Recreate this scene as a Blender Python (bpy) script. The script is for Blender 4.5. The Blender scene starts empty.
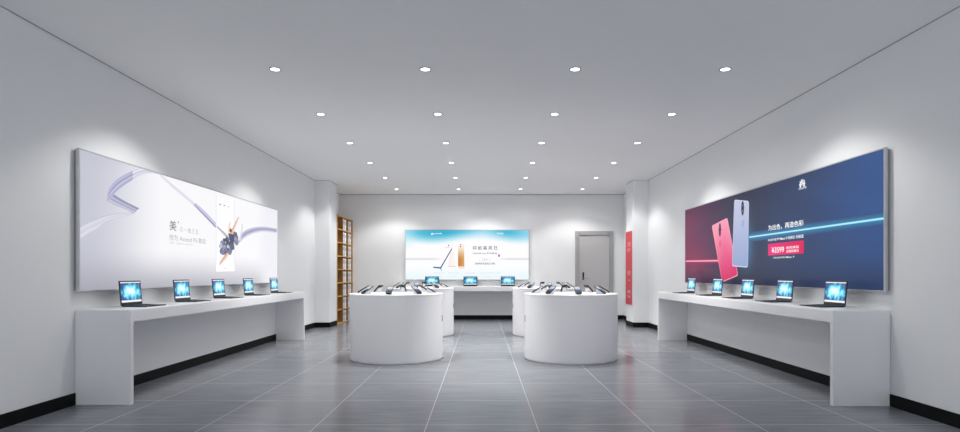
import bpy, bmesh, math, random
from mathutils import Vector, Matrix
random.seed(7)
R = math.radians
sc = bpy.context.scene
COL = sc.collection

# ------------------------------------------------------------------ camera
F = 583.0                     # focal length in pixels of a 960 px wide frame
VX, VY = 482.0, 273.5         # principal direction of the room in that frame
H = 1.10                      # eye height
cd = bpy.data.cameras.new('camera'); cam = bpy.data.objects.new('camera', cd); COL.objects.link(cam)
cam.location = (0, 0, H); cam.rotation_euler = (R(90), 0, 0)
cd.sensor_width = 36; cd.lens = F / 960 * 36
cd.shift_x = -(VX - 480) / 960; cd.shift_y = (VY - 216) / 960
cd.clip_start = 0.05; cd.clip_end = 100
sc.camera = cam

# ------------------------------------------------------------------ world, exposure
w = bpy.data.worlds.new('world'); sc.world = w; w.use_nodes = True
w.node_tree.nodes['Background'].inputs[0].default_value = (0.6, 0.65, 0.72, 1)
w.node_tree.nodes['Background'].inputs[1].default_value = 0.3
sc.view_settings.view_transform = 'Standard'; sc.view_settings.look = 'None'
sc.view_settings.gamma = 1; sc.view_settings.use_curve_mapping = False
sc.view_settings.exposure = 0.0
sc.cycles.max_bounces = 10; sc.cycles.diffuse_bounces = 7; sc.cycles.glossy_bounces = 4
sc.cycles.sample_clamp_indirect = 4.0

# room
XL, XR, YF, YB, ZC = -3.415, 3.395, -2.0, 14.0, 3.0
DL_X = [-1.923, -0.527, 0.866, 2.262]
DL_Y = [5.42, 6.95, 8.48, 10.01, 11.56, 13.12]
CEIL_W = 12.5; WASH_W = 50.0; DRUM_W = 250.0; FILL_W = 118.0
WARM = (1.0, 0.983, 0.955)
DRUMS = [(-1.113, 7.61), (1.155, 7.61), (-1.113, 10.55), (1.155, 10.55)]

def spot(name, loc, watts, size, blend, radius, col=WARM, rot=(0, 0, 0)):
    d = bpy.data.lights.new(name, 'SPOT'); d.energy = watts; d.spot_size = R(size); d.spot_blend = blend
    d.shadow_soft_size = radius; d.color = col
    o = bpy.data.objects.new(name, d); o.location = loc; o.rotation_euler = rot; COL.objects.link(o); return o
def area(name, loc, rot, sx, sy, watts, col=(1, 1, 1)):
    d = bpy.data.lights.new(name, 'AREA'); d.shape = 'RECTANGLE'; d.size = sx; d.size_y = sy; d.energy = watts; d.color = col
    o = bpy.data.objects.new(name, d); o.location = loc; o.rotation_euler = rot; COL.objects.link(o); return o
for yy in DL_Y:
    for xx in DL_X:
        spot('downlight_beam', (xx, yy, ZC - 0.03), CEIL_W, 165, 0.6, 0.05)
for xx in (XL + 0.92, XR - 0.92):                       # wall washing beams along both side walls
    for yy in (2.45, 5.5, 8.47, 11.42):
        spot('wall_wash_beam', (xx, yy, ZC - 0.03), WASH_W * (0.08 if yy < 4 else 1), 123, 0.42, 0.04)
for xx in (-2.07, 0.07, 2.2):
    spot('wall_wash_beam', (xx, YB - 0.92, ZC - 0.03), WASH_W, 123, 0.42, 0.04)
for x, y in DRUMS:
    spot('island_beam', (x, y, ZC - 0.03), DRUM_W, 96, 0.45, 0.015)
area('front_fill', (0, YF + 0.35, 0.9), (R(155), 0, 0), 6.2, 1.2, FILL_W, (0.93, 0.96, 1.0))  # added unseen fill behind the camera, tilted up to brighten the ceiling

# ------------------------------------------------------------------ materials
def lin(c):
    return tuple(((v / 255) / 12.92 if v <= 10 else (((v / 255) + 0.055) / 1.055) ** 2.4) for v in c)
def mat(name, rgb, rough=0.5, metal=0.0, spec=0.5, bump=0.0, bscale=200, var=0.03, vscale=3, coat=0):
    m = bpy.data.materials.new(name); m.use_nodes = True; nt = m.node_tree; b = nt.nodes['Principled BSDF']
    b.inputs['Roughness'].default_value = rough; b.inputs['Metallic'].default_value = metal
    b.inputs['Specular IOR Level'].default_value = spec; b.inputs['Coat Weight'].default_value = coat
    tc = nt.nodes.new('ShaderNodeTexCoord'); n = nt.nodes.new('ShaderNodeTexNoise'); n.inputs['Scale'].default_value = vscale
    nt.links.new(tc.outputs['Object'], n.inputs['Vector'])
    mx = nt.nodes.new('ShaderNodeMix'); mx.data_type = 'RGBA'; c = lin(rgb)
    mx.inputs[6].default_value = (*[v * (1 - var) for v in c], 1); mx.inputs[7].default_value = (*[min(1, v * (1 + var)) for v in c], 1)
    nt.links.new(n.outputs['Fac'], mx.inputs[0]); nt.links.new(mx.outputs[2], b.inputs['Base Color'])
    if bump:
        n2 = nt.nodes.new('ShaderNodeTexNoise'); n2.inputs['Scale'].default_value = bscale
        nt.links.new(tc.outputs['Object'], n2.inputs['Vector'])
        bp = nt.nodes.new('ShaderNodeBump'); bp.inputs['Strength'].default_value = bump; bp.inputs['Distance'].default_value = 0.002
        nt.links.new(n2.outputs['Fac'], bp.inputs['Height']); nt.links.new(bp.outputs[0], b.inputs['Normal'])
    return m
M = {}
M['wall'] = mat('wall_paint', (234, 235, 236), 0.75, spec=0.25, bump=0.08, bscale=90, var=0.01)
M['ceil'] = mat('ceiling_paint', (246, 246, 246), 0.85, spec=0.2, var=0.01)
M['white'] = mat('white_lacquer', (232, 232, 234), 0.28, spec=0.5, var=0.008, vscale=1.5)
M['black_skirt'] = mat('black_skirting', (15, 16, 18), 0.55, spec=0.12, var=0.1)
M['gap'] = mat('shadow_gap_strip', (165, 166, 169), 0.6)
M['door'] = mat('door_grey', (184, 182, 183), 0.5, var=0.02)
M['casing'] = mat('door_casing_grey', (160, 159, 161), 0.5, var=0.02)
M['dark_metal'] = mat('dark_metal', (48, 48, 50), 0.3, 0.7)
M['alu'] = mat('brushed_aluminium', (196, 197, 200), 0.32, 0.6, var=0.04, vscale=20)
M['alu_dark'] = mat('grey_extrusion', (150, 151, 154), 0.4, 0.2)
M['lid'] = mat('laptop_black', (20, 20, 23), 0.35, var=0.1)
M['keys'] = mat('keyboard_black', (10, 10, 12), 0.55)
M['bezel'] = mat('bezel_black', (8, 8, 10), 0.2)
M['phone_rim'] = mat('phone_rim_black', (14, 14, 16), 0.25, 0.3)
M['phone_back'] = mat('phone_back_black', (26, 27, 30), 0.3)
M['wood'] = mat('oak_board', (200, 160, 96), 0.5, var=0.12, vscale=12)
M['wood_dark'] = mat('oak_interior', (150, 106, 46), 0.6, var=0.12, vscale=12)
M['binder_w'] = mat('binder_white', (246, 246, 248), 0.5)
M['binder_g'] = mat('binder_grey', (176, 175, 184), 0.5)
M['binder_l'] = mat('binder_label', (165, 162, 170), 0.5)
M['red'] = mat('poster_red', (206, 52, 66), 0.45, var=0.03)
M['red_txt'] = mat('poster_lettering_pink', (250, 214, 214), 0.5)
M['ring'] = mat('downlight_ring', (150, 150, 152), 0.4, 0.3)

def emis(name, rgb, s):
    m = bpy.data.materials.new(name); m.use_nodes = True; b = m.node_tree.nodes['Principled BSDF']
    b.inputs['Base Color'].default_value = (0.02, 0.02, 0.02, 1); b.inputs['Roughness'].default_value = 0.3
    b.inputs['Emission Color'].default_value = (*lin(rgb), 1); b.inputs['Emission Strength'].default_value = s
    return m
M['lens'] = emis('downlight_lens', (255, 253, 250), 6.0)
def print_mat(name, s=1.0):            # backlit print: colours come from the artwork's own colour attribute
    m = bpy.data.materials.new(name); m.use_nodes = True; nt = m.node_tree; b = nt.nodes['Principled BSDF']
    b.inputs['Base Color'].default_value = (0.01, 0.01, 0.01, 1); b.inputs['Roughness'].default_value = 0.35
    b.inputs['Specular IOR Level'].default_value = 0.15
    a = nt.nodes.new('ShaderNodeAttribute'); a.attribute_name = 'Col'
    nt.links.new(a.outputs['Color'], b.inputs['Emission Color']); b.inputs['Emission Strength'].default_value = s
    return m
M['print'] = print_mat('backlit_print', 1.0)
M['print_white'] = emis('print_white', (250, 250, 252), 1.0)

def floor_mat():
    m = bpy.data.materials.new('grey_stone_tiles'); m.use_nodes = True; nt = m.node_tree; b = nt.nodes['Principled BSDF']
    L = nt.links.new; N = nt.nodes.new
    tc = N('ShaderNodeTexCoord'); mp = N('ShaderNodeMapping')
    T = 0.796
    mp.inputs['Location'].default_value = (0.4 + 8 * T, -4.25 + 12 * T, 0)
    L(tc.outputs['Object'], mp.inputs['Vector'])
    br = N('ShaderNodeTexBrick'); br.offset = 0; br.squash = 1
    br.inputs['Scale'].default_value = 1; br.inputs['Brick Width'].default_value = T; br.inputs['Row Height'].default_value = T
    br.inputs['Mortar Size'].default_value = 0.0022; br.inputs['Mortar Smooth'].default_value = 0.0
    br.inputs['Color1'].default_value = (0.46, 0.46, 0.46, 1); br.inputs['Color2'].default_value = (0.54, 0.54, 0.54, 1)
    br.inputs['Mortar'].default_value = (0.5, 0.5, 0.5, 1)
    L(mp.outputs[0], br.inputs['Vector'])
    # streaks running across the room
    mp2 = N('ShaderNodeMapping'); mp2.inputs['Scale'].default_value = (2.2, 34, 1)
    L(tc.outputs['Object'], mp2.inputs['Vector'])
    n1 = N('ShaderNodeTexNoise'); n1.inputs['Scale'].default_value = 1.0; n1.inputs['Detail'].default_value = 6; n1.inputs['Roughness'].default_value = 0.62
    n1.inputs['Distortion'].default_value = 0.4
    L(mp2.outputs[0], n1.inputs['Vector'])
    n2 = N('ShaderNodeTexNoise'); n2.inputs['Scale'].default_value = 1.1; L(tc.outputs['Object'], n2.inputs['Vector'])
    rp = N('ShaderNodeValToRGB'); rp.color_ramp.elements[0].position = 0.3; rp.color_ramp.elements[1].position = 0.72
    rp.color_ramp.elements[0].color = (*lin((106, 109, 115)), 1); rp.color_ramp.elements[1].color = (*lin((132, 135, 141)), 1)
    ad = N('ShaderNodeMath'); ad.operation = 'ADD'; L(n1.outputs['Fac'], ad.inputs[0])
    sb = N('ShaderNodeMath'); sb.operation = 'MULTIPLY_ADD'; L(n2.outputs['Fac'], sb.inputs[0]); sb.inputs[1].default_value = 0.25; sb.inputs[2].default_value = -0.125
    L(sb.outputs[0], ad.inputs[1])
    L(ad.outputs[0], rp.inputs[0])
    ov = N('ShaderNodeMix'); ov.data_type = 'RGBA'; ov.blend_type = 'OVERLAY'; ov.inputs[0].default_value = 0.5
    L(rp.outputs[0], ov.inputs[6]); L(br.outputs['Color'], ov.inputs[7])
    gm = N('ShaderNodeMix'); gm.data_type = 'RGBA'; gm.inputs[7].default_value = (*lin((205, 206, 209)), 1)
    L(br.outputs['Fac'], gm.inputs[0]); L(ov.outputs[2], gm.inputs[6]); L(gm.outputs[2], b.inputs['Base Color'])
    rr = N('ShaderNodeMapRange'); rr.inputs[3].default_value = 0.15; rr.inputs[4].default_value = 0.23
    L(n1.outputs['Fac'], rr.inputs[0]); L(rr.outputs[0], b.inputs['Roughness'])
    b.inputs['Specular IOR Level'].default_value = 0.15
    return m
M['floor'] = floor_mat()

def laptop_screen_mat():
    m = bpy.data.materials.new('laptop_wallpaper'); m.use_nodes = True; nt = m.node_tree; b = nt.nodes['Principled BSDF']
    L = nt.links.new; N = nt.nodes.new
    b.inputs['Base Color'].default_value = (0.01, 0.01, 0.015, 1); b.inputs['Roughness'].default_value = 0.2
    tc = N('ShaderNodeTexCoord'); mp = N('ShaderNodeMapping')
    mp.inputs['Location'].default_value = (-0.5, -0.5, -0.5); mp.vector_type = 'POINT'
    L(tc.outputs['Generated'], mp.inputs['Vector'])
    sx = N('ShaderNodeMapping'); sx.inputs['Scale'].default_value = (1.75, 0.0, 2.0); L(mp.outputs[0], sx.inputs['Vector'])
    ln = N('ShaderNodeVectorMath'); ln.operation = 'LENGTH'; L(sx.outputs[0], ln.inputs[0])
    sc2 = N('ShaderNodeMapping'); sc2.inputs['Scale'].default_value = (4, 0, 1.7); L(mp.outputs[0], sc2.inputs['Vector'])
    no = N('ShaderNodeTexNoise'); no.inputs['Scale'].default_value = 1.6; no.inputs['Detail'].default_value = 3; L(sc2.outputs[0], no.inputs['Vector'])
    ma = N('ShaderNodeMath'); ma.operation = 'MULTIPLY_ADD'; L(no.outputs['Fac'], ma.inputs[0]); ma.inputs[1].default_value = 1.5; ma.inputs[2].default_value = -0.75
    ad = N('ShaderNodeMath'); ad.operation = 'ADD'; L(ln.outputs['Value'], ad.inputs[0]); L(ma.outputs[0], ad.inputs[1])
    rp = N('ShaderNodeValToRGB'); e = rp.color_ramp.elements
    e[0].position = 0.24; e[0].color = (*lin((228, 252, 255)), 1); e[1].position = 1.2; e[1].color = (*lin((20, 18, 74)), 1)
    for p, c in ((0.52, (150, 238, 250)), (0.8, (50, 186, 228)), (1.04, (34, 70, 150))):
        x = e.new(p); x.color = (*lin(c), 1)
    L(ad.outputs[0], rp.inputs[0]); L(rp.outputs[0], b.inputs['Emission Color']); b.inputs['Emission Strength'].default_value = 1.0
    return m
M['wallpaper'] = laptop_screen_mat()
M['bar'] = emis('screen_white_bar', (248, 250, 255), 0.95)

# ------------------------------------------------------------------ mesh helpers
def link(o, parent=None):
    COL.objects.link(o)
    if parent: o.parent = parent
    return o
def obj(name, bm, mats, parent=None, smooth=False):
    me = bpy.data.meshes.new(name); bmesh.ops.recalc_face_normals(bm, faces=bm.faces[:]); bm.to_mesh(me); bm.free()
    for m in (mats if isinstance(mats, (list, tuple)) else [mats]): me.materials.append(m)
    if smooth:
        for p in me.polygons: p.use_smooth = True
        try: me.set_sharp_from_angle(angle=R(35))
        except Exception: pass
    return link(bpy.data.objects.new(name, me), parent)
def tag(o, label, cat=None, group=None, kind=None):
    if label: o['label'] = label
    if cat: o['category'] = cat
    if group: o['group'] = group
    if kind: o['kind'] = kind
    return o
def thing(name, label, cat, loc=(0, 0, 0), rz=0, group=None):
    o = bpy.data.objects.new(name, None); o.location = loc; o.rotation_euler = (0, 0, rz); o.empty_display_size = 0.1
    COL.objects.link(o); return tag(o, label, cat, group)
def copy_tree(o, parent=None):
    c = o.copy(); COL.objects.link(c)
    if parent: c.parent = parent
    for ch in list(o.children): copy_tree(ch, c)
    return c
def box(bm, x0, x1, y0, y1, z0, z1, mi=0, bev=0.0, mtx=None):
    r = bmesh.ops.create_cube(bm, size=1)
    vs = r['verts']
    for v in vs:
        v.co = Vector(((x0 + x1) / 2 + v.co.x * (x1 - x0), (y0 + y1) / 2 + v.co.y * (y1 - y0), (z0 + z1) / 2 + v.co.z * (z1 - z0)))
    fs = set(f for v in vs for f in v.link_faces)
    if bev:
        es = set(e for v in vs for e in v.link_edges)
        rr = bmesh.ops.bevel(bm, geom=list(es), offset=bev, segments=2, affect='EDGES', profile=0.5)
        fs = set(f for v in rr['verts'] for f in v.link_faces) | set(f for f in fs if f.is_valid)
        vs = list(set(v for f in fs for v in f.verts))
    for f in fs: f.material_index = mi
    if mtx is not None:
        for v in vs: v.co = mtx @ v.co
    return vs
def bx(name, mats, parent, *a, bev=0.0, smooth=False):
    bm = bmesh.new(); box(bm, *a, bev=bev); return obj(name, bm, mats, parent, smooth)
def prism(bm, poly, y0, y1, mi=0):        # polygon in (x,z) pulled from y0 to y1
    a = [bm.verts.new((p[0], y0, p[1])) for p in poly]; b = [bm.verts.new((p[0], y1, p[1])) for p in poly]
    n = len(poly); fs = [bm.faces.new(a), bm.faces.new(b[::-1])]
    for i in range(n): fs.append(bm.faces.new((a[i], b[i], b[(i + 1) % n], a[(i + 1) % n])))
    for f in fs: f.material_index = mi
    return a + b
def lathe(bm, prof, n=64, mi=0):
    rings = []
    for r, z in prof:
        if r < 1e-6: rings.append([bm.verts.new((0, 0, z))])
        else: rings.append([bm.verts.new((r * math.cos(2 * math.pi * i / n), r * math.sin(2 * math.pi * i / n), z)) for i in range(n)])
    for a, b in zip(rings, rings[1:]):
        for i in range(n):
            j = (i + 1) % n
            if len(a) == 1: f = bm.faces.new((a[0], b[i], b[j]))
            elif len(b) == 1: f = bm.faces.new((a[i], a[j], b[0]))
            else: f = bm.faces.new((a[i], a[j], b[j], b[i]))
            f.material_index = mi
def struct(name, mats, *a):
    o = bx(name, mats, None, *a); o['kind'] = 'structure'; return o

# ------------------------------------------------------------------ setting
struct('floor', M['floor'], XL - 0.1, XR + 0.1, YF - 0.1, YB + 0.1, -0.1, 0.0)
struct('ceiling', M['ceil'], XL - 0.1, XR + 0.1, YF - 0.1, YB + 0.1, ZC, ZC + 0.1)
struct('wall_left', M['wall'], XL - 0.1, XL, YF - 0.1, YB + 0.1, 0, ZC)
struct('wall_right', M['wall'], XR, XR + 0.1, YF - 0.1, YB + 0.1, 0, ZC)
struct('wall_back', M['wall'], XL, XR, YB, YB + 0.1, 0, ZC)
struct('wall_front', M['wall'], XL, XR, YF - 0.1, YF, 0, ZC)
CLX, CRX, CY0, CY1 = -3.11, 3.09, 11.90, 12.48
struct('wall_column_left', M['wall'], XL, CLX, CY0, CY1, 0, ZC)
struct('wall_column_right', M['wall'], CRX, XR, CY0, CY1, 0, ZC)
BH = 0.10; BT = 0.012
bm = bmesh.new(); [box(bm, XL, XL + BT, a_, b_, 0, BH) for a_, b_ in ((YF, 4.884), (4.928, 9.637), (9.681, CY0 - BT))]; box(bm, XL, CLX + BT, CY0 - BT, CY0, 0, BH); box(bm, CLX, CLX + BT, CY0, CY1 - 0.01, 0, BH)
obj('baseboard_left', bm, M['black_skirt'])['kind'] = 'structure'
bm = bmesh.new(); [box(bm, XR - BT, XR, a_, b_, 0, BH) for a_, b_ in ((YF, 4.839), (4.883, 9.627), (9.671, CY0 - BT))]; box(bm, CRX - BT, XR, CY0 - BT, CY0, 0, BH); box(bm, CRX - BT, CRX, CY0, CY1 - 0.01, 0, BH)
box(bm, XR - BT, XR, CY1, YB, 0, BH)
obj('baseboard_right', bm, M['black_skirt'])['kind'] = 'structure'
DX0, DX1 = 2.238, 3.146
bm = bmesh.new(); box(bm, XL + 0.33, DX0, YB - BT, YB, 0, BH); box(bm, DX1, XR - BT, YB - BT, YB, 0, BH)
obj('baseboard_back', bm, M['black_skirt'])['kind'] = 'structure'
g = 0.007  # grey strips put in for the dark shadow line along the ceiling edge
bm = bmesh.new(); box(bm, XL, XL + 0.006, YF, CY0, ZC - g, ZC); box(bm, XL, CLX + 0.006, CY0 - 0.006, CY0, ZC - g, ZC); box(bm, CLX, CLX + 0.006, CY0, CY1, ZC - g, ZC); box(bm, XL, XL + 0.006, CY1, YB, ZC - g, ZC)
obj('shadow_line_1', bm, M['gap'])['kind'] = 'structure'
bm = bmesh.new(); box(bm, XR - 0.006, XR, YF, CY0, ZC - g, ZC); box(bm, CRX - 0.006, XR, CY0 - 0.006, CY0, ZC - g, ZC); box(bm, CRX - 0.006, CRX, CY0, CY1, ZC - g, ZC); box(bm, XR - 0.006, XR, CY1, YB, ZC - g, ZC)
obj('shadow_line_2', bm, M['gap'])['kind'] = 'structure'
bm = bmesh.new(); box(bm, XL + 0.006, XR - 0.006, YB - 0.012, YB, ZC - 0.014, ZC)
obj('shadow_line_3', bm, M['gap'])['kind'] = 'structure'

# door in the back wall
DZ = 2.115; C = 0.095
d = bx('door_1', M['door'], None, DX0 + C - 0.005, DX1 - C + 0.005, YB - 0.012, YB, 0.004, DZ - C); d['kind'] = 'structure'
bm = bmesh.new()
box(bm, DX0, DX0 + C, YB - 0.045, YB, 0, DZ, bev=0.006); box(bm, DX1 - C, DX1, YB - 0.045, YB, 0, DZ, bev=0.006)
box(bm, DX0 + C, DX1 - C, YB - 0.045, YB, DZ - C, DZ, bev=0.006)
tag(obj('door_frame', bm, M['casing'], d), 'darker grey door casing')
hx = (583.2 - VX) * YB / F
bm = bmesh.new(); box(bm, hx - 0.02, hx + 0.02, YB - 0.022, YB - 0.012, 0.95, 1.13, bev=0.004)
pl = obj('handle_plate', bm, M['dark_metal'], d)
bm = bmesh.new(); box(bm, hx - 0.009, hx + 0.009, YB - 0.07, YB - 0.02, 1.05, 1.068, bev=0.003)
box(bm, hx - 0.009, hx + 0.12, YB - 0.082, YB - 0.066, 1.05, 1.068, bev=0.004)
bmesh.ops.translate(bm, verts=bm.verts[:], vec=(0, 0, -0.07))
obj('door_handle', bm, M['alu_dark'], d)

# ------------------------------------------------------------------ counters
def counter(name, label, x0, x1, y0, y1, along='y', apron_out=True):
    """long table: slab with apron on two thin panel legs"""
    t = thing(name, label, 'table', ((x0 + x1) / 2, (y0 + y1) / 2, 0), 0, 'white display counters along the walls')
    cx, cy = t.location.x, t.location.y
    a0, a1, b0, b1 = x0 - cx, x1 - cx, y0 - cy, y1 - cy
    TT, TB, LT = 0.80, 0.692, 0.042
    bm = bmesh.new(); vs = box(bm, a0, a1, b0, b1, TB, TT)
    es = [e for e in bm.edges if all(abs(v.co.z - TT) < 1e-5 for v in e.verts)]
    bmesh.ops.bevel(bm, geom=es, offset=0.018, segments=4, affect='EDGES', profile=0.5)
    obj('tabletop', bm, M['white'], t, True)
    if along == 'y':
        for q0, q1 in ((b0, b0 + LT), (b1 - LT, b1)): bx('leg', M['white'], t, a0, a1, q0, q1, 0, TB)
    else:
        for q0, q1 in ((a0, a0 + LT), (a1 - LT, a1)): bx('leg', M['white'], t, q0, q1, b0, b1, 0, TB)
    return t
counter('display_counter', 'long white counter along the left wall under the pale lit panel', XL + 0.006, -2.945, 4.885, 9.68)
counter('display_counter', 'long white counter along the right wall under the dark blue lit panel', 2.915, XR - 0.006, 4.84, 9.67)
counter('display_counter', 'white counter against the back wall between the drum tables', -2.05, 1.49, 13.5, YB - 0.014, 'x')

# ------------------------------------------------------------------ drum tables
def drum(i):
    x, y = DRUMS[i]
    lab = ['round white drum table, front left one of four, nearest the bookcase side', 'round white drum table, front right one of four, in front of the door side',
           'round white drum table half hidden behind the front left one', 'round white drum table half hidden behind the front right one'][i]
    t = thing('drum_table', lab, 'table', (x, y, 0), 0, 'round white drum tables')
    bm = bmesh.new(); r, h = 0.6, 0.818
    lathe(bm, [(0, 0), (r - 0.012, 0), (r - 0.012, 0.012), (r, 0.014), (r, h), (0, h)], 128)
    obj('drum_body', bm, M['white'], t, True)
    bm = bmesh.new()
    lathe(bm, [(0, h), (r, h), (r + 0.003, h + 0.003), (r + 0.003, 0.838), (r - 0.003, 0.843), (0, 0.843)], 128)
    obj('drum_top', bm, M['white'], t, True)
    s = 1 if x < 0 else -1
    bm = bmesh.new(); box(bm, 0.596, 0.606, -0.012, 0.012, 0.48, 0.56, bev=0.003)
    for v in bm.verts: v.co.x *= s
    bmesh.ops.rotate(bm, verts=bm.verts[:], cent=(0, 0, 0), matrix=Matrix.Rotation(-s * R(6), 3, 'Z'))
    tag(obj('lock', bm, M['alu_dark'], t), 'small grey lock plate')
for i in range(4): drum(i)

# ------------------------------------------------------------------ backlit panels
def panel(name, label, L, Hh, T, loc, rz):
    t = thing(name, label, 'lightbox', loc, rz)
    # local x runs along the panel, the lit face looks to -y, z from 0 (bottom) up
    bm = bmesh.new(); box(bm, 0.012, L - 0.012, -T + 0.006, 0, 0.012, Hh - 0.012)
    obj('housing', bm, M['alu_dark'], t)
    bm = bmesh.new(); e = 0.012
    box(bm, 0, e, -T, -T * 0.45, 0, Hh, bev=0.002); box(bm, L - e, L, -T, -T * 0.45, 0, Hh, bev=0.002)
    box(bm, e, L - e, -T, -T * 0.45, 0, e, bev=0.002); box(bm, e, L - e, -T, -T * 0.45, Hh - e, Hh, bev=0.002)
    obj('edge_frame', bm, M['alu'], t)
    return t
def colored(name, bm, parent, w, mat_=None, label=None):   # bm vertices carry 'Col'
    me = bpy.data.meshes.new(name); bm.to_mesh(me); bm.free(); me.materials.append(mat_ or M['print'])
    o = link(bpy.data.objects.new(name, me), parent)
    if label: o['label'] = label
    return o
def grid_art(name, parent, x0, x1, z0, z1, y, fn, nx=96, nz=48, th=0.001, label=None):
    """printed sheet, fn(s,t)->sRGB 0..255 with s left to right, t bottom to top"""
    bm = bmesh.new(); cl = bm.verts.layers.float_color.new('Col'); V = []
    for j in range(nz + 1):
        row = []
        for i in range(nx + 1):
            s, t = i / nx, j / nz; v = bm.verts.new((x0 + (x1 - x0) * s, y, z0 + (z1 - z0) * t)); v[cl] = (*lin(fn(s, t)), 1); row.append(v)
        V.append(row)
    for j in range(nz):
        for i in range(nx): bm.faces.new((V[j][i], V[j][i + 1], V[j + 1][i + 1], V[j + 1][i]))
    return colored(name, bm, parent, None, label=label)
def resample(pts, n):
    """smooth Catmull-Rom resampling of a polyline"""
    P = [Vector(p) for p in pts]; out = []
    m = len(P) - 1
    for k in range(n + 1):
        u = k / n * m; i = min(int(u), m - 1); f = u - i
        p0, p1, p2, p3 = P[max(i - 1, 0)], P[i], P[i + 1], P[min(i + 2, m)]
        out.append(0.5 * ((2 * p1) + (p2 - p0) * f + (2 * p0 - 5 * p1 + 4 * p2 - p3) * f * f + (3 * p1 - p0 - 3 * p2 + p3) * f ** 3))
    return out
def ribbon(name, parent, A, B, y, cols, n=24, K=8, along=None, label=None):
    """band between two edge lines; cols = sRGB stops across the band; along(t) -> 0..1 blend to the fade colour"""
    bm = bmesh.new(); cl = bm.verts.layers.float_color.new('Col')
    a, b = resample(A, n), resample(B, n); V = []
    for i in range(n + 1):
        row = []
        for k in range(K + 1):
            q = k / K; p = a[i].lerp(b[i], q); v = bm.verts.new((p.x, y, p.y))
            u = q * (len(cols) - 1); j = min(int(u), len(cols) - 2); f = u - j
            c = [cols[j][m] * (1 - f) + cols[j + 1][m] * f for m in range(3)]
            if along:
                fade, fc = along; g_ = fade(i / n); c = [c[m] * (1 - g_) + fc[m] * g_ for m in range(3)]
            v[cl] = (*lin(c), 1); row.append(v)
        V.append(row)
    for i in range(n):
        for k in range(K):
            bm.faces.new((V[i][k], V[i + 1][k], V[i + 1][k + 1], V[i][k + 1]))
    for f in bm.faces:
        f.normal_update()
        if f.normal.y > 0: f.normal_flip()
    return colored(name, bm, parent, None, label=label)
def text(name, parent, body, x0, x1, z0, z1, y, rgb=None, mat_=None, label=None, weight=0.0):
    c = bpy.data.curves.new('lettering', 'FONT'); c.body = body; c.size = 1; c.resolution_u = 3; c.offset = weight
    o = bpy.data.objects.new('lettering_source', c); COL.objects.link(o)
    bpy.context.view_layer.update()
    me = bpy.data.meshes.new_from_object(o.evaluated_get(bpy.context.evaluated_depsgraph_get()))
    bpy.data.objects.remove(o); bpy.data.curves.remove(c)
    xs = [v.co.x for v in me.vertices]; ys = [v.co.y for v in me.vertices]
    if not xs: return None
    sx = (x1 - x0) / (max(xs) - min(xs)); sy = (z1 - z0) / (max(ys) - min(ys)); mx, my = min(xs), min(ys)
    for v in me.vertices: v.co = (x0 + (v.co.x - mx) * sx, y, z0 + (v.co.y - my) * sy)
    me.name = name; me.materials.clear(); me.materials.append(mat_ or emis('print_ink', rgb, 1.0))
    o = link(bpy.data.objects.new(name, me), parent)
    if label: o['label'] = label
    return o
def mix(a, b, t): t = max(0, min(1, t)); return tuple(a[i] * (1 - t) + b[i] * t for i in range(3))
def sm(a, b, x): t = max(0, min(1, (x - a) / (b - a))); return t * t * (3 - 2 * t)
def flower(name, parent, cx, cz, s, y, rgb=(255, 255, 255)):
    """fan of eight petals, the maker's mark as it stands on the panel"""
    bm = bmesh.new(); cl = bm.verts.layers.float_color.new('Col'); c = (*lin(rgb), 1)
    for k in range(8):
        a = R(12 + k * (156 / 7)); ln = s * (1.0 if 3 <= k <= 4 else 0.96 if k in (2, 5) else 0.8 if k in (1, 6) else 0.58)
        ax = Vector((math.cos(a), math.sin(a))); pp = Vector((-ax.y, ax.x)); r0 = 0.22 * s; V = []
        for q in range(12):
            t = q / 12 * 2 * math.pi; u = (1 - math.cos(t)) / 2; wd = math.sin(t) * 0.125 * s * (0.3 + 0.8 * u)
            p = ax * (r0 + (ln - r0) * u) + pp * wd
            v = bm.verts.new((cx + p.x, y, cz + p.y)); v[cl] = c; V.append(v)
        f = bm.faces.new(V); f.normal_update()
        if f.normal.y > 0: f.normal_flip()
    return colored(name, bm, parent, None)
def disc(name, parent, cx, cz, rx, rz, y, rgb, n=20, rot=0):
    bm = bmesh.new(); cl = bm.verts.layers.float_color.new('Col'); c = (*lin(rgb), 1); V = []
    for q in range(n):
        t = 2 * math.pi * q / n; a, b = rx * math.cos(t), rz * math.sin(t)
        v = bm.verts.new((cx + a * math.cos(rot) - b * math.sin(rot), y, cz + a * math.sin(rot) + b * math.cos(rot))); v[cl] = c; V.append(v)
    f = bm.faces.new(V); f.normal_update()
    if f.normal.y > 0: f.normal_flip()
    return colored(name, bm, parent, None)
def quad(name, parent, pts, y, fn, label=None, n=14):
    """four corners TL,TR,BR,BL filled with fn(s,t)"""
    bm = bmesh.new(); cl = bm.verts.layers.float_color.new('Col'); TL, TR, BR, BL = [Vector(p) for p in pts]; V = []
    for j in range(n + 1):
        row = []
        for i in range(n + 1):
            s, t = i / n, j / n; p = (BL.lerp(BR, s)).lerp(TL.lerp(TR, s), t); v = bm.verts.new((p.x, y, p.y)); v[cl] = (*lin(fn(s, t)), 1); row.append(v)
        V.append(row)
    for j in range(n):
        for i in range(n): bm.faces.new((V[j][i], V[j][i + 1], V[j + 1][i + 1], V[j + 1][i]))
    return colored(name, bm, parent, None, label=label)

PH = 1.205; PT = 0.052; PZ = 0.945
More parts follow.
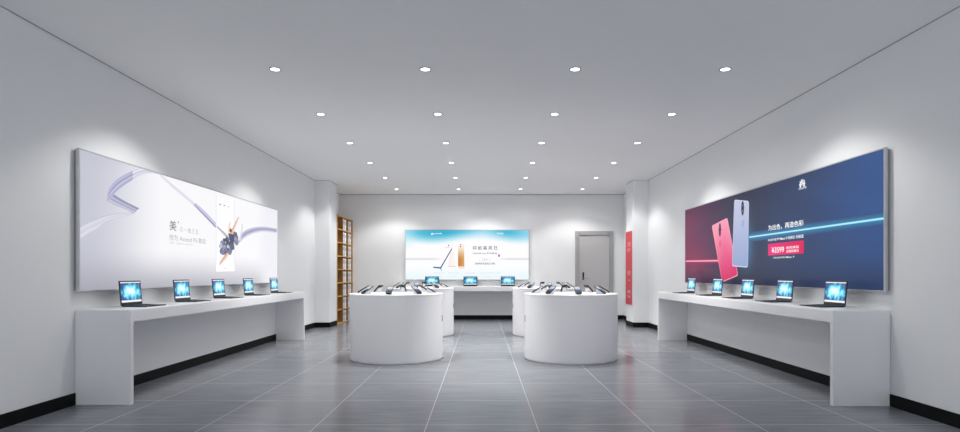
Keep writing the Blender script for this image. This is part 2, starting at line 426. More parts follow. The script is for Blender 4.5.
# --- pale panel on the left wall
Y0, Y1 = 4.868, 9.61
PL = panel('lit_panel', 'long pale backlit panel with floating lavender ribbon and dancer, on left wall', Y1 - Y0, PH, PT, (XL, Y0, PZ), R(90))
def lp(px, py):
    Y = F * (-(XL + PT)) / (VX - px); return (Y - Y0, H + (VY - py) * Y / F - PZ)
def left_bg(s, t):
    c = mix((196, 197, 210), (246, 245, 248), sm(0.0, 0.28, s))
    c = mix(c, (160, 160, 171), (1 - sm(-0.1, 0.36, t)) * (0.9 - 0.25 * sm(0.2, 0.8, s)))
    c = mix(c, (236, 235, 241), sm(0.78, 0.92, s))
    c = mix(c, (188, 189, 203), sm(0.8, 1.1, t) * (1 - sm(0.0, 0.25, s)) * 0.6)
    return c
E = 0.012
grid_art('backlit_print', PL, E, Y1 - Y0 - E, E, PH - E, -PT + 0.004, left_bg, label='pale grey and white print')
ly = -PT + 0.003
def rib(A, B, cols, dy=0, **k): return ribbon('printed_ribbon', PL, [lp(*p) for p in A], [lp(*p) for p in B], ly - dy, cols, **k)
LAV, LAVD, GRY = (196, 195, 222), (150, 148, 186), (214, 213, 224)
rib([(80, 226), (92, 220), (106, 215.5), (120, 213), (134.5, 212.3)], [(80, 241), (88, 235), (98, 229.5), (104, 223), (117, 218), (134, 214.6)], [(190, 189, 208), (222, 221, 232), (206, 205, 220), (224, 223, 232), (196, 195, 212)])
rib([(110, 190.5), (117, 196), (127, 202), (139.5, 208.2)], [(107, 200), (114, 204.5), (124, 208.5), (134, 213.6)], [(176, 175, 200), (128, 127, 160), (206, 205, 222), (150, 149, 182), (216, 215, 230), (170, 168, 198)], dy=0.0004)
rib([(107.3, 201), (109, 189.5), (118, 179), (133, 170.7)], [(108.5, 201), (112.5, 196), (121, 188), (133, 179.8)], [(164, 162, 196), (204, 203, 224), (140, 138, 178), (214, 213, 232), (156, 154, 192), (196, 194, 220)], dy=0.0008)
rib([(132.5, 170.8), (140, 168.3), (148, 168.2), (158, 171.6), (163, 174.8)], [(132.5, 180), (137, 176.5), (145, 173.6), (154, 173.2), (163, 175.6)], [(206, 205, 222), (232, 231, 240), (196, 194, 216), (228, 227, 238), (190, 188, 214)])
rib([(160, 173.5), (176, 186.5), (196, 203.6)], [(158, 173.5), (173, 187.8), (193.5, 205)], [(232, 232, 240), (218, 217, 230), (228, 227, 238)], dy=0.0002)
rib([(196, 203), (206, 212), (216.5, 223.3)], [(193.7, 204.8), (203.5, 215), (215.8, 227.8)], [(206, 206, 212), (190, 187, 226), (214, 212, 238), (150, 148, 190), (120, 117, 158)], dy=0.0006)
rib([(217, 225.5), (224, 231.5), (232, 239)], [(217, 227.6), (224, 235), (231, 243.5)], [(206, 206, 210), (168, 168, 178), (214, 214, 218)], dy=0.0006)
rib([(240, 236), (246, 230), (256, 227), (266, 226.8), (277, 228.6)], [(236, 248), (243, 240), (252, 234.5), (264, 232), (277, 233.6)], [(206, 205, 222), (178, 177, 206), (150, 148, 186), (206, 205, 224), (232, 232, 240)], dy=0.0004)
# phone outline on the pale panel
quad('printed_phone', PL, [lp(216.2, 195.6), lp(234.8, 200.6), lp(234.8, 271.2), lp(216.2, 271.6)], ly - 0.0001, lambda s, t: (249, 249, 251))
quad('printed_phone_chin', PL, [lp(216.4, 264.2), lp(234.6, 264.0), lp(234.6, 271), lp(216.4, 271.4)], ly - 0.0012, lambda s, t: (255, 255, 255))
quad('printed_phone_edge', PL, [lp(216.0, 195.3), lp(216.6, 195.5), lp(216.6, 271.7), lp(216.0, 271.7)], ly - 0.0012, lambda s, t: (226, 226, 234))
quad('printed_phone_edge', PL, [lp(234.6, 200.6), lp(235.1, 200.7), lp(235.1, 271.3), lp(234.6, 271.3)], ly - 0.0012, lambda s, t: (220, 220, 230))
for (a, b, r1, r2) in ((220.3, 204.4, 0.02, 0.008), (224.6, 205.6, 0.035, 0.004), (228.7, 206.8, 0.012, 0.006)):
    p = lp(a, b); disc('printed_sensor', PL, p[0], p[1], r1, r2, ly - 0.0014, (40, 40, 46))
p = lp(225, 268.4); disc('printed_sensor', PL, p[0], p[1], 0.03, 0.006, ly - 0.0014, (196, 196, 206))
# dancer in a dark tulle skirt, printed on the panel
random.seed(4)
flecks = [(223.5, 249, 4.4, (92, 94, 122)), (227, 244, 5.0, (70, 72, 98)), (231.5, 240, 4.6, (58, 60, 84)), (235, 236.5, 4.0, (76, 78, 106)), (229.5, 249.5, 4.0, (104, 106, 134)), (222.5, 244, 3.4, (130, 132, 158)), (236.5, 242, 3.0, (120, 122, 150)), (232.5, 246, 3.4, (44, 46, 70))]
for q in range(34):
    u = random.random(); e_ = (random.random() - 0.5) * (10 - 5 * u)
    flecks.append((221.5 + 15 * u + 0.5 * e_, 251 - 16 * u + 0.8 * e_, 0.8 + 1.3 * random.random(), random.choice([(40, 42, 66), (64, 66, 94), (120, 122, 156), (158, 160, 186), (206, 206, 220), (84, 80, 104)])))
for (cx, cy, r_, col) in flecks:
    p = lp(cx, cy); k = 0.0236 * (0.85 + 0.3 * random.random())
    ptsn = 18; bm = bmesh.new(); cl = bm.verts.layers.float_color.new('Col'); V = []
    for q in range(ptsn):
        a = 2 * math.pi * q / ptsn; rr = r_ * k * (0.72 + 0.42 * random.random())
        v = bm.verts.new((p[0] + rr * math.cos(a) * 0.95, ly - 0.0016 - 0.00003 * flecks.index((cx, cy, r_, col)), p[1] + rr * 0.72 * math.sin(a))); v[cl] = (*lin(mix(col, (150, 152, 178), random.random() * 0.5)), 1); V.append(v)
    f = bm.faces.new(V); f.normal_update()
    if f.normal.y > 0: f.normal_flip()
    colored('printed_skirt', bm, PL, None)
def limb(A, B, cols, nm='printed_limb', dy=0.0028): return ribbon(nm, PL, [lp(*p) for p in A], [lp(*p) for p in B], ly - dy, cols, n=12, K=3)
SK, SKD = (236, 196, 168), (196, 140, 112)
limb([(238.6, 216.6), (235.5, 222), (232.2, 229), (229.2, 234)], [(239.3, 217.2), (237.2, 223), (234.4, 230), (232.2, 235.5)], [SKD, SK, (250, 226, 206)])
limb([(229.6, 221.5), (228.3, 226), (227.5, 232)], [(230.6, 222), (230.0, 227), (230.4, 233)], [(250, 226, 206), SK])
limb([(226.5, 252.5), (223.5, 257), (220.5, 261.5), (219.3, 265)], [(229.5, 254), (226, 259), (222.3, 263), (219.8, 265.6)], [SKD, SK, (246, 216, 196)])
limb([(228, 233), (229, 236.5), (230, 240)], [(233, 234.5), (234, 237.5), (234.5, 241)], [(60, 60, 82), (86, 88, 112), (56, 56, 78)], 'printed_bodice', 0.003)
limb([(242, 223.6), (241, 231), (238, 240)], [(243, 224.4), (242.4, 232), (241, 241)], [(236, 236, 242), (200, 200, 216)], 'printed_veil', 0.0022)
p = lp(231.4, 231.4); disc('printed_head', PL, p[0], p[1], 0.042, 0.032, ly - 0.0032, (214, 166, 138)); 
p = lp(230.6, 230.4); disc('printed_hair', PL, p[0], p[1], 0.034, 0.026, ly - 0.0034, (112, 74, 52))
def ltext(body, x0, y0, x1, y1, rgb, dy=0.0015):
    a = lp(x0, y0); b = lp(x1, y1); text('lettering', PL, body, a[0], b[0], a[1], a[1] + (lp(x0, y1)[1] - a[1]), ly - dy, rgb)
ltext('美', 169.6, 230.2, 176.6, 220.0, (70, 70, 76))
ltext('’', 178.0, 223.4, 178.9, 221.2, (80, 80, 88))
ltext('印 一 触 方 显', 180.2, 232.2, 198.4, 226.4, (176, 177, 184))
ltext('惊为 Ascend P6 触启', 169.4, 240.2, 205.6, 234.0, (160, 161, 168))
ltext('至美 一触即发 全新体验', 169.6, 243.6, 193, 241.6, (190, 190, 198))

# --- dark panel on the right wall
RY0, RY1 = 4.843, 9.61
PR = panel('lit_panel', 'long dark blue and magenta backlit panel with two phones, on right wall', RY1 - RY0, PH, PT, (XR, RY1, PZ), R(-90))
RX = XR - PT
def rp_(px, py):
    Y = F * RX / (px - VX); return (RY1 - Y, H + (VY - py) * Y / F - PZ)
def right_bg(s, t):
    c = mix((112, 34, 78), (76, 42, 78), sm(0.0, 0.28, s)); c = mix(c, (48, 52, 76), sm(0.2, 0.42, s))
    c = mix(c, (48, 64, 100), sm(0.42, 0.7, s)); c = mix(c, (50, 82, 138), sm(0.68, 1.0, s) * (0.55 + 0.45 * sm(0.0, 0.6, t)))
    n = 0.5 + 0.5 * math.sin(9 * s + 4 * math.sin(5 * t + 3 * s)); c = mix(c, (56, 98, 150), 0.16 * n * sm(0.5, 0.9, s))
    c = mix(c, (168, 34, 84), 0.45 * math.exp(-((s - 0.1) / 0.14) ** 2 - ((t - 0.28) / 0.22) ** 2))
    g0 = math.exp(-((s - 0.468) / 0.035) ** 2 - ((t - 0.42) / 0.26) ** 2); c = mix(c, (60, 150, 205), 0.62 * g0)
    return mix(c, (22, 24, 42), (1 - sm(0.0, 0.3, t)) * 0.35 + sm(0.75, 1.1, t) * 0.25 * (1 - sm(0.6, 0.95, s)))
grid_art('backlit_print', PR, E, RY1 - RY0 - E, E, PH - E, -PT + 0.004, right_bg, label='magenta to deep blue print')
ry = -PT + 0.003
def beam(a, b, hw, core, edge, dy, fade=None):
    A = rp_(*a); B = rp_(*b); 
    mids = [(A[0] + (B[0] - A[0]) * k / 6, A[1] + (B[1] - A[1]) * k / 6) for k in range(7)]
    ribbon('printed_light_streak', PR, [(x, z + hw) for x, z in mids], [(x, z - hw) for x, z in mids], ry - dy, edge, n=24, K=8, along=fade)
beam((749, 237.2), (884.6, 218.2), 0.06, None, [(52, 76, 118), (54, 120, 165), (54, 120, 165), (52, 76, 122)], 0.0003)
beam((749, 237.2), (884.6, 218.2), 0.011, None, [(90, 190, 220), (214, 252, 255), (90, 190, 220)], 0.0006)
beam((685.6, 261.2), (724, 260.6), 0.035, None, [(118, 36, 80), (200, 60, 104), (118, 36, 80)], 0.0003)
beam((685.6, 261.2), (724, 260.6), 0.009, None, [(236, 120, 150), (255, 220, 224), (236, 120, 150)], 0.0006)
def pic_phone(corners, fn, cam_px, tint, rim, dy):
    P = [rp_(*c) for c in corners]
    ctr = (sum(p[0] for p in P) / 4, sum(p[1] for p in P) / 4)
    big = [(ctr[0] + (p[0] - ctr[0]) * 1.0, ctr[1] + (p[1] - ctr[1]) * 1.0) for p in P]
    # rounded corners
    def rounded(P, f):
        out = []
        for i in range(4):
            p, a, b = Vector(P[i]), Vector(P[i - 1]), Vector(P[(i + 1) % 4]); r = 0.045 * f
            da, db = (a - p).normalized() * r, (b - p).normalized() * r
            for k in range(6):
                t = k / 5; out.append((p + da) * (1 - t) ** 2 + p * 2 * t * (1 - t) + (p + db) * t * t)
        return out
    for f_, y, cf, nm in ((1.0, dy, lambda q: rim, 'printed_phone_rim'), (0.965, dy + 0.0004, fn, 'printed_phone')):
        PP = [(ctr[0] + (p[0] - ctr[0]) * f_, ctr[1] + (p[1] - ctr[1]) * (0.975 if f_ < 1 else 1)) for p in big]
        pts = rounded(PP, f_); bm = bmesh.new(); cl = bm.verts.layers.float_color.new('Col'); top = max(p.y for p in pts); bot = min(p.y for p in pts)
        c0 = bm.verts.new((ctr[0], ry - y, ctr[1])); c0[cl] = (*lin(cf(0.5)), 1); V = []
        for p in pts:
            v = bm.verts.new((p.x, ry - y, p.y)); v[cl] = (*lin(cf((p.y - bot) / (top - bot))), 1); V.append(v)
        for i in range(len(V)): bm.faces.new((c0, V[i], V[(i + 1) % len(V)]))
        for f in bm.faces:
            f.normal_update()
            if f.normal.y > 0: f.normal_flip()
        colored(nm, bm, PR, None)
    a = rp_(*cam_px); disc('printed_camera', PR, a[0], a[1], 0.04, 0.095, ry - dy - 0.0008, (24, 24, 34))
    for q in (-0.033, 0.033): disc('printed_lens', PR, a[0], a[1] + q, 0.016, 0.018, ry - dy - 0.001, (100, 100, 116))
    disc('printed_flash', PR, a[0] + 0.07, a[1] - 0.0, 0.012, 0.014, ry - dy - 0.001, tint)
    disc('printed_fingerprint', PR, a[0] + 0.01, a[1] - 0.2, 0.042, 0.05, ry - dy - 0.0008, tint)
pic_phone([(711.6, 225.8), (727.2, 217.6), (738.0, 275.6), (722.0, 282.2)], lambda q: mix((214, 26, 98), (250, 158, 184), sm(0.1, 0.9, q)), (719.8, 229.8), (226, 96, 134), (255, 176, 196), 0.0010)
pic_phone([(734.2, 199.6), (748.9, 201.0), (747.8, 267.6), (732.0, 266.2)], lambda q: mix((146, 164, 206), (196, 200, 226), sm(0, 1, q)), (742.6, 208.2), (160, 172, 206), (216, 224, 244), 0.0022)
p = rp_(802, 186.8); flower('printed_emblem', PR, p[0], p[1] - 0.005, 0.088, ry - 0.0008)
def rtext(body, x0, y0, x1, y1, rgb, dy=0.0012):
    a = rp_(x0, y0); b = rp_(x1, y1); text('lettering', PR, body, a[0], b[0], a[1], a[1] + (rp_(x0, y1)[1] - a[1]), ry - dy, rgb, weight=0.012)
rtext('HUAWEI', 798.6, 190.0, 806.2, 188.3, (255, 255, 255))
rtext('为出色，再造色彩', 768, 231.0, 803.4, 225.4, (250, 252, 255))
rtext('HUAWEI P9 Mate 9 玛瑙红 托帕蓝', 768, 241.6, 803.4, 238.6, (250, 252, 255))
a = rp_(768, 255.6); b = rp_(803.6, 241.0)
quad('printed_price_box', PR, [(a[0], rp_(768, 244)[1]), (b[0], rp_(768, 244)[1]), (b[0], a[1]), (a[0], a[1])], ry - 0.0012, lambda s, t: mix((236, 42, 122), (222, 24, 92), s))
rtext('¥3599', 771.5, 253.2, 784, 247.4, (255, 250, 252), 0.0022)
rtext('抢先体验', 786, 249.2, 799, 246.4, (255, 250, 252), 0.0022)
rtext('全国惊喜价', 786, 252.8, 799, 250.0, (255, 250, 252), 0.0022)
rtext('HUAWEI Mate 9', 773.5, 258.6, 794, 257.0, (250, 252, 255))

# --- beach panel on the back wall
BX0, BX1 = -1.842, 1.128
BL_ = BX1 - BX0
PB = panel('lit_panel', 'backlit beach panel with turquoise sky and gold phone, centred on back wall', BL_, PH, PT, (BX0, YB, PZ), 0)
BYs = YB - PT
def bp_(px, py): return ((px - VX) * BYs / F - BX0, H + (VY - py) * BYs / F - PZ)
def back_bg(s, t):
    k = 0.5 + 0.5 * math.cos((s - 0.3) * 7); k2 = math.exp(-((s - 0.82) / 0.12) ** 2)
    top = mix((150, 214, 238), (52, 176, 208), max(k * (1 - sm(0.5, 0.7, s)), k2 * 0.8))
    c = mix((252, 252, 254), top, sm(0.72, 0.99, t + 0.05 * math.sin(8 * s)))
    c = mix(c, (226, 246, 250), (1 - sm(0.0, 0.3, t)) * 0.7)
    if s < 0.1: c = mix(c, (190, 238, 244), (1 - s / 0.1) * sm(0.55, 0.8, t) * 0.5)
    ln = math.exp(-((t - 0.415) / 0.016) ** 2) * (1 - sm(0.2, 0.33, s) * (1 - sm(0.72, 0.85, s)))
    return mix(c, (206, 208, 214), ln * 0.8)
grid_art('backlit_print', PB, E, BL_ - E, E, PH - E, -PT + 0.004, back_bg, 64, 96, label='beach and sky print')
by = -PT + 0.003
p = bp_(432.4, 234.8); flower('printed_emblem', PB, p[0], p[1] - 0.004, 0.055, by - 0.0005)
def btext(body, x0, y0, x1, y1, rgb, dy=0.0012):
    a = bp_(x0, y0); b = bp_(x1, y1); text('lettering', PB, body, a[0], b[0], a[1], b[1], by - dy, rgb, weight=0.016)
btext('HUAWEI', 434.8, 234.2, 441.8, 232.9, (255, 255, 255))
btext('P9 PLUS', 497, 234.3, 503.4, 232.7, (255, 255, 255))
btext('印 拍 其 风 已', 472.8, 249.8, 497.4, 246.0, (70, 70, 74))
btext('HUAWEI nova 手 机 新 品', 472.9, 254.2, 497, 252.4, (78, 78, 84))
btext('自拍更美 就是现在来体验', 475.2, 264.6, 495.2, 262.6, (96, 96, 102))
btext('立即购买', 482, 260.6, 488, 258.9, (196, 196, 200))
a = bp_(479.4, 261.3); b = bp_(490.6, 258.1)
for q in ((a[0], a[1], b[0], a[1] + 0.007), (a[0], b[1] - 0.007, b[0], b[1]), (a[0], a[1], a[0] + 0.007, b[1]), (b[0] - 0.007, a[1], b[0], b[1])):
    quad('printed_outline', PB, [(q[0], q[3]), (q[2], q[3]), (q[2], q[1]), (q[0], q[1])], by - 0.0008, lambda s, t: (222, 222, 226), n=1)
p = bp_(499, 255.6); quad('printed_seal', PB, [(p[0] - 0.022, p[1] + 0.027), (p[0] + 0.022, p[1] + 0.027), (p[0] + 0.022, p[1] - 0.027), (p[0] - 0.022, p[1] - 0.027)], by - 0.0008, lambda s, t: (196, 70, 116), n=1)
for x0, x1 in ((434, 444), (448, 459), (465, 475), (481, 501)):
    btext('影像旗舰 双摄', x0, 273.6, x1, 272.4, (216, 218, 222)); btext('全新上市', x0 + 2, 276.9, x1 - 2, 275.9, (222, 224, 228))
quad('printed_gold_phone', PB, [bp_(458.0, 245.8), bp_(464.1, 244.0), bp_(464.4, 266.2), bp_(458.1, 266.2)], by - 0.0008, lambda s, t: mix(mix((196, 120, 48), (222, 168, 110), s), (252, 240, 222), sm(0.25, 1.0, t)))
quad('printed_phone_reflection', PB, [bp_(458.1, 266.2), bp_(464.4, 266.2), bp_(464.4, 269.4), bp_(458.1, 269.4)], by - 0.0008, lambda s, t: mix((250, 248, 246), (240, 206, 180), t))
for cy in (244.6, 246.6):
    p = bp_(460.5, cy); disc('printed_camera', PB, p[0], p[1], 0.014, 0.014, by - 0.0016, (50, 50, 54))
quad('printed_pink_phone', PB, [bp_(452.0, 242.4), bp_(452.6, 242.4), bp_(455.8, 266.6), bp_(448.2, 266.0)], by - 0.0008, lambda s, t: mix((252, 232, 228), (250, 244, 242), sm(0, 0.5, s)))
quad('printed_pink_phone_base', PB, [bp_(448.0, 266.0), bp_(455.8, 266.2), bp_(455.8, 267.0), bp_(448.0, 266.7)], by - 0.001, lambda s, t: (240, 196, 190), n=1)
quad('printed_blue_phone', PB, [bp_(451.4, 248.6), bp_(452.2, 249.0), bp_(441.0, 268.4), bp_(440.0, 267.8)], by - 0.0012, lambda s, t: (64, 74, 124), n=1)
quad('printed_blue_phone_foot', PB, [bp_(433.2, 266.6), bp_(441.4, 267.2), bp_(441.4, 268.8), bp_(433.2, 267.9)], by - 0.0012, lambda s, t: (44, 112, 170), n=1)
quad('printed_blue_phone_reflection', PB, [bp_(440, 268.8), bp_(441.2, 268.8), bp_(442.6, 271), bp_(441.2, 271)], by - 0.0012, lambda s, t: (170, 206, 230), n=1)
p = bp_(448.5, 245.4); disc('printed_camera', PB, p[0], p[1], 0.012, 0.02, by - 0.0012, (50, 50, 54))
btext('P9 HUAWEI', 444.8, 247.9, 449.4, 247.1, (130, 130, 136))

# ------------------------------------------------------------------ red poster on the right column
pz0, pz1 = 0.443, 1.985
t = thing('wall_poster', 'tall narrow red poster on the side of the right column', 'poster', (CRX, (CY0 + CY1) / 2, pz0), R(-90))
w2 = 0.285; hh = pz1 - pz0
bx('backing_board', M['white'], t, -w2, w2, -0.014, 0, 0, hh, bev=0.002)
bx('red_sheet', M['red'], t, -w2 + 0.006, w2 - 0.035, -0.017, -0.014, 0.01, hh - 0.006)
for body, z0, z1 in (('华为', hh - 0.33, hh - 0.22), ('官方', hh - 0.43, hh - 0.36), ('授权', 0.62, 0.72), ('●', 0.50, 0.53), ('体验', 0.24, 0.32), ('专区', 0.15, 0.2)):
    wd = 0.13 if body != '●' else 0.035
    text('lettering', t, body, -wd, wd, z0, z1, -0.018, mat_=M['red_txt'])

# ------------------------------------------------------------------ bookcase with binders
SX0, SX1, SY0, SY1, SH = XL + 0.004, -3.10, 12.50, 13.985, 2.372
t = thing('bookcase', 'tall oak bookcase full of white binders behind the left column', 'bookcase', (SX0, SY0, 0))
dep = SX1 - SX0; ln = SY1 - SY0; bt = 0.02
bx('back_panel', M['wood_dark'], t, 0, 0.008, 0, ln, 0, SH)
for q in (0, ln - bt): bx('side_panel', M['wood'], t, 0.008, dep, q, q + bt, 0, SH, bev=0.001)
bay = (ln - bt) / 3
for k in (1, 2): bx('divider', M['wood_dark'], t, 0.008, dep, k * bay, k * bay + bt, bt, SH - bt, bev=0.001)
rowh = (SH - bt) / 8
for r_ in range(9):
    z = r_ * rowh
    bx('shelf', M['wood'], t, 0.008, dep - 0.001, bt, ln - bt, z, z + bt)
bproto = None
rown = ['bottom', 'second', 'third', 'fourth', 'fifth', 'sixth', 'seventh', 'top']
for bayi in (1, 2):
    for r_ in range(8):
        for k in range(5):
            grey = (k in (2,))
            lab = '%s binder on the %s bookcase shelf counted from the floor, %s bay, %s of five' % ('grey' if grey else 'white', rown[r_], ['', 'middle', 'far'][bayi], ['first', 'second', 'third', 'fourth', 'last'][k])
            if bproto is None:
                bp = thing('file_binder', lab, 'binder', (0, 0, 0), 0, 'binders on the oak bookcase')
                bm = bmesh.new(); box(bm, 0, 0.275, 0, 0.072, 0, 0.245, bev=0.004); obj('binder_body', bm, M['binder_w'], bp)
                bm = bmesh.new(); box(bm, 0.2752, 0.2762, 0.014, 0.054, 0.13, 0.2); obj('spine_label', bm, M['binder_l'], bp)
                bm = bmesh.new(); box(bm, 0.2752, 0.2762, 0.022, 0.046, 0.035, 0.06); obj('finger_hole', bm, M['binder_l'], bp)
                bproto = bp; c = bp
                gm_body = bp.children[0].data.copy(); gm_body.materials[0] = M['binder_g']
            else:
                c = copy_tree(bproto); c['label'] = lab
            if grey:
                for ch in c.children:
                    if ch.name.startswith('binder_body'): ch.data = gm_body
            y = SY0 + bayi * bay + bt + 0.004 + k * 0.08
            c.location = (SX0 + 0.014, y, r_ * rowh + bt + 0.0005)

# ------------------------------------------------------------------ laptops
def laptop_proto():
    t = thing('laptop', '', 'laptop')
    W, D, TH = 0.33, 0.228, 0.013      # local: width on x, user at -y, hinge at y=0
    bm = bmesh.new(); vs = box(bm, -W / 2, W / 2, -D, 0, 0.002, TH)
    for v in bm.verts:
        if v.co.y < -D + 0.01 and v.co.z > 0.01: v.co.z = 0.008
    es = [e for e in bm.edges if abs(e.verts[0].co.z - e.verts[1].co.z) > 0.003]
    bmesh.ops.bevel(bm, geom=es, offset=0.008, segments=3, affect='EDGES'); b = obj('base', bm, M['lid'], t)
    def ramp(y): return 0.008 + (TH - 0.008) * (y + D) / D
    bm = bmesh.new()
    for r_ in range(5):
        for k in range(13):
            x = -W / 2 + 0.028 + k * 0.0212; y = -0.03 - r_ * 0.0205
            box(bm, x, x + 0.0185, y - 0.017, y, ramp(y) - 0.001, ramp(y) + 0.0015)
    obj('keyboard', bm, M['keys'], b)
    bm = bmesh.new(); box(bm, -0.05, 0.05, -D + 0.012, -D + 0.078, 0.008, 0.0116); obj('touchpad', bm, M['bezel'], b)
    bm = bmesh.new()
    for x in (-0.13, 0.13): box(bm, x - 0.012, x + 0.012, -0.02, -0.004, 0, 0.002)
    obj('rubber_feet', bm, M['keys'], t)
    lean = Matrix.Translation((0, 0.0, 0.012)) @ Matrix.Rotation(R(-5), 4, 'X')
    LH = 0.222
    bm = bmesh.new(); box(bm, -W / 2, W / 2, 0, 0.006, 0, LH, bev=0.002, mtx=lean); lid = obj('lid', bm, M['lid'], t)
    bm = bmesh.new(); box(bm, -0.14, 0.14, -0.004, 0.006, 0.006, 0.016, bev=0.002); obj('hinge', bm, M['keys'], lid)
    bm = bmesh.new(); box(bm, -W / 2 + 0.004, W / 2 - 0.004, -0.0008, 0, 0.004, LH - 0.004, mtx=lean); obj('bezel', bm, M['bezel'], lid)
    bm = bmesh.new(); sw = W / 2 - 0.014; z0, z1 = 0.026, LH - 0.012
    for a, b_, mi in ((z0 + 0.018, z1 - 0.009, 0), ):
        box(bm, -sw, sw, -0.0016, -0.0008, a, b_, mi, mtx=lean)
    obj('screen', bm, M['wallpaper'], lid)
    bm = bmesh.new(); box(bm, -sw, sw, -0.0016, -0.0008, z0, z0 + 0.018, mtx=lean); tag(obj('task_bar', bm, M['bar'], lid), 'white bar along the bottom of the screen')
    bm = bmesh.new(); box(bm, -sw, sw, -0.0016, -0.0008, z1 - 0.009, z1, mtx=lean)
    obj('title_bar', bm, M['bar'], lid)
    return t
lproto = laptop_proto(); first = True
ords = ['nearest the camera', 'second from the camera', 'in the middle of the row', 'second from the far end', 'at the far end of the row']
def place_laptop(x, y, rz, lab, grp):
    global first
    c = lproto if first else copy_tree(lproto)
    first = False; c.location = (x, y, 0.8005); c.rotation_euler = (0, 0, rz); c['label'] = lab; c['group'] = grp
for i, y in enumerate((5.365, 6.28, 7.16, 8.07, 9.06)):
    place_laptop(-3.22, y, R(90), 'black open laptop on the left wall counter, ' + ords[i], 'laptops on the left counter')
for i, y in enumerate((5.30, 6.185, 7.05, 7.95, 8.94)):
    place_laptop(3.20, y, R(-90), 'black open laptop on the right wall counter, ' + ords[i], 'laptops on the right counter')
for x, l in ((-1.186, 'left'), (-0.274, 'middle'), (0.613, 'right')):
    place_laptop(x, 13.82, 0, 'black open laptop on the back counter below beach panel, %s of three' % l, 'laptops on the back counter')

# ------------------------------------------------------------------ phones on tilted stands
TILT = R(31)
def stand_proto():
    # local: outward is -y; the phone rests on the slope
    t = thing('phone_stand', '', 'stand')
    c, s = math.cos(TILT), math.sin(TILT)
    # white wedge
    bm = bmesh.new(); hw = 0.024
    pts = [(-0.05, 0.0), (0.045, 0.0), (0.045, 0.066), (0.03, 0.066 - 0.004), (-0.05, 0.013)]
    a = [bm.verts.new((-hw, p[0], p[1])) for p in pts]; b = [bm.verts.new((hw, p[0], p[1])) for p in pts]
    bm.faces.new(a); bm.faces.new(b[::-1])
    for i in range(5): bm.faces.new((a[i], b[i], b[(i + 1) % 5], a[(i + 1) % 5]))
    obj('wedge', bm, M['white'], t)
    # dark cradle lip and plate below the phone
    P = Matrix.Translation((0, -0.062, 0.0085)) @ Matrix.Rotation(TILT, 4, 'X')
    bm = bmesh.new(); box(bm, -0.022, 0.022, 0.012, 0.11, -0.0005, 0.002, mtx=P); box(bm, -0.03, 0.03, -0.006, -0.001, -0.005, 0.012, mtx=P)
    tag(obj('cradle', bm, M['phone_rim'], t), 'black cradle')
    return t
def phone_proto():
    t = thing('smartphone', '', 'phone')
    W, Lh, T = 0.078, 0.158, 0.008
    def rr(bm, w, l, z0, z1, r, mi=0, y0=0.0):
        pts = []
        for cx, cy, a0 in ((w - r, l - r, 0), (-w + r, l - r, 90), (-w + r, r, 180), (w - r, r, 270)):
            for k in range(5):
                a = R(a0 + k * 22.5); pts.append((cx + r * math.cos(a), y0 + cy + r * math.sin(a)))
        A = [bm.verts.new((*p, z0)) for p in pts]; B = [bm.verts.new((*p, z1)) for p in pts]; n = len(pts)
        bm.faces.new(A[::-1]); bm.faces.new(B)
        for i in range(n): bm.faces.new((A[i], A[(i + 1) % n], B[(i + 1) % n], B[i]))
    P = Matrix.Rotation(TILT, 4, 'X')
    bm = bmesh.new(); rr(bm, W / 2, Lh, 0, T, 0.01); bm.transform(P); b = obj('body', bm, M['phone_rim'], t)
    bm = bmesh.new(); rr(bm, W / 2 - 0.014, Lh - 0.034, -0.0006, 0, 0.006, y0=0.02); bm.transform(P); tag(obj('back_cover', bm, M['phone_back'], t), 'black back cover')
    bm = bmesh.new(); cl = bm.verts.layers.float_color.new('Col')
    n = 12; x = W / 2 - 0.0055; V = []
    for j in range(n + 1):
        q = j / n; c = mix((8, 14, 38), (40, 92, 146), sm(0.1, 0.42, q)); c = mix(c, (214, 222, 232), sm(0.4, 0.66, q)); 
        row = []
        for xx in (-x, 0, x):
            v = bm.verts.new((xx, 0.01 + (Lh - 0.02) * q, T + 0.0006)); v[cl] = (*lin(c), 1); row.append(v)
        V.append(row)
    for j in range(n):
        for i in range(2): bm.faces.new((V[j][i], V[j][i + 1], V[j + 1][i + 1], V[j + 1][i]))
    bm.transform(P); colored('screen', bm, t, None, M['phone_scr'])
    return t
M['phone_scr'] = print_mat('phone_screen', 0.8)
sproto, pproto = stand_proto(), phone_proto(); firstp = True
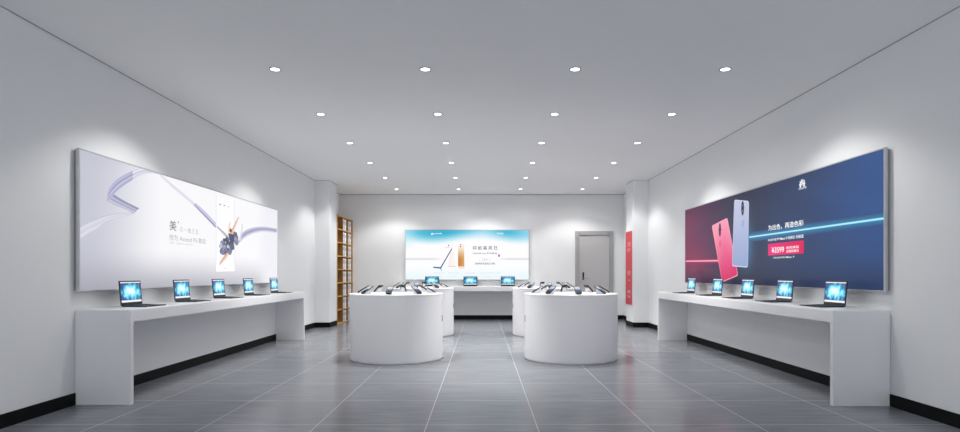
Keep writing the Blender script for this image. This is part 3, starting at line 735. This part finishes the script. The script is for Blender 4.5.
facing = ['facing the shop front', 'facing front and right', 'facing the right wall', 'facing back and right', 'facing the back wall', 'facing back and left', 'facing the left wall', 'facing front and left']
dn = ['front left drum table', 'front right drum table', 'rear left drum table', 'rear right drum table']
for i, (x, y) in enumerate(DRUMS):
    for k in range(8):
        mir = 1 if x < 0 else -1
        a = R(k * 45 - 3 * mir)
        ox, oy = math.sin(a), -math.cos(a)
        rs = 0.495
        s_, p_ = (sproto, pproto) if firstp else (copy_tree(sproto), copy_tree(pproto)); firstp = False
        s_.location = (x + ox * (rs - 0.055), y + oy * (rs - 0.055), 0.8435); s_.rotation_euler = (0, 0, a)
        s_['label'] = 'white wedge phone stand on the %s, %s' % (dn[i], facing[k]); s_['group'] = 'phone stands on the drum tables'
        lo = Matrix.Rotation(a, 3, 'Z') @ Vector((0, -0.062, 0.0085)) + Vector(s_.location)
        nrm = Matrix.Rotation(a, 3, 'Z') @ Vector((0, -math.sin(TILT), math.cos(TILT)))
        p_.location = lo + nrm * 0.0034; p_.rotation_euler = (0, 0, a)
        p_['label'] = 'tilted smartphone on the %s, screen %s' % (dn[i], facing[k]); p_['group'] = 'phones on the drum tables'

# ------------------------------------------------------------------ downlights
def dl_proto():
    t = thing('downlight', '', 'ceiling light')
    bm = bmesh.new(); lathe(bm, [(0.042, 0), (0.055, 0), (0.055, -0.003), (0.052, -0.005), (0.042, -0.004), (0.041, -0.001)], 32)
    obj('trim_ring', bm, M['ring'], t, True)
    bm = bmesh.new(); lathe(bm, [(0, -0.0025), (0.0415, -0.0025), (0.0415, -0.0005), (0, -0.0005)], 32)
    obj('lens', bm, M['lens'], t)
    return t
dproto = dl_proto(); fd = True
rowname = ['nearest', 'second', 'third', 'fourth', 'fifth', 'farthest']; coln = ['leftmost', 'second from left', 'second from right', 'rightmost']
for r_, yy in enumerate(DL_Y):
    for c_, xx in enumerate(DL_X):
        c = dproto if fd else copy_tree(dproto); fd = False
        c.location = (xx, yy, ZC); c['label'] = 'small round recessed downlight in the %s ceiling row, %s' % (rowname[r_], coln[c_]); c['group'] = 'ceiling downlights'
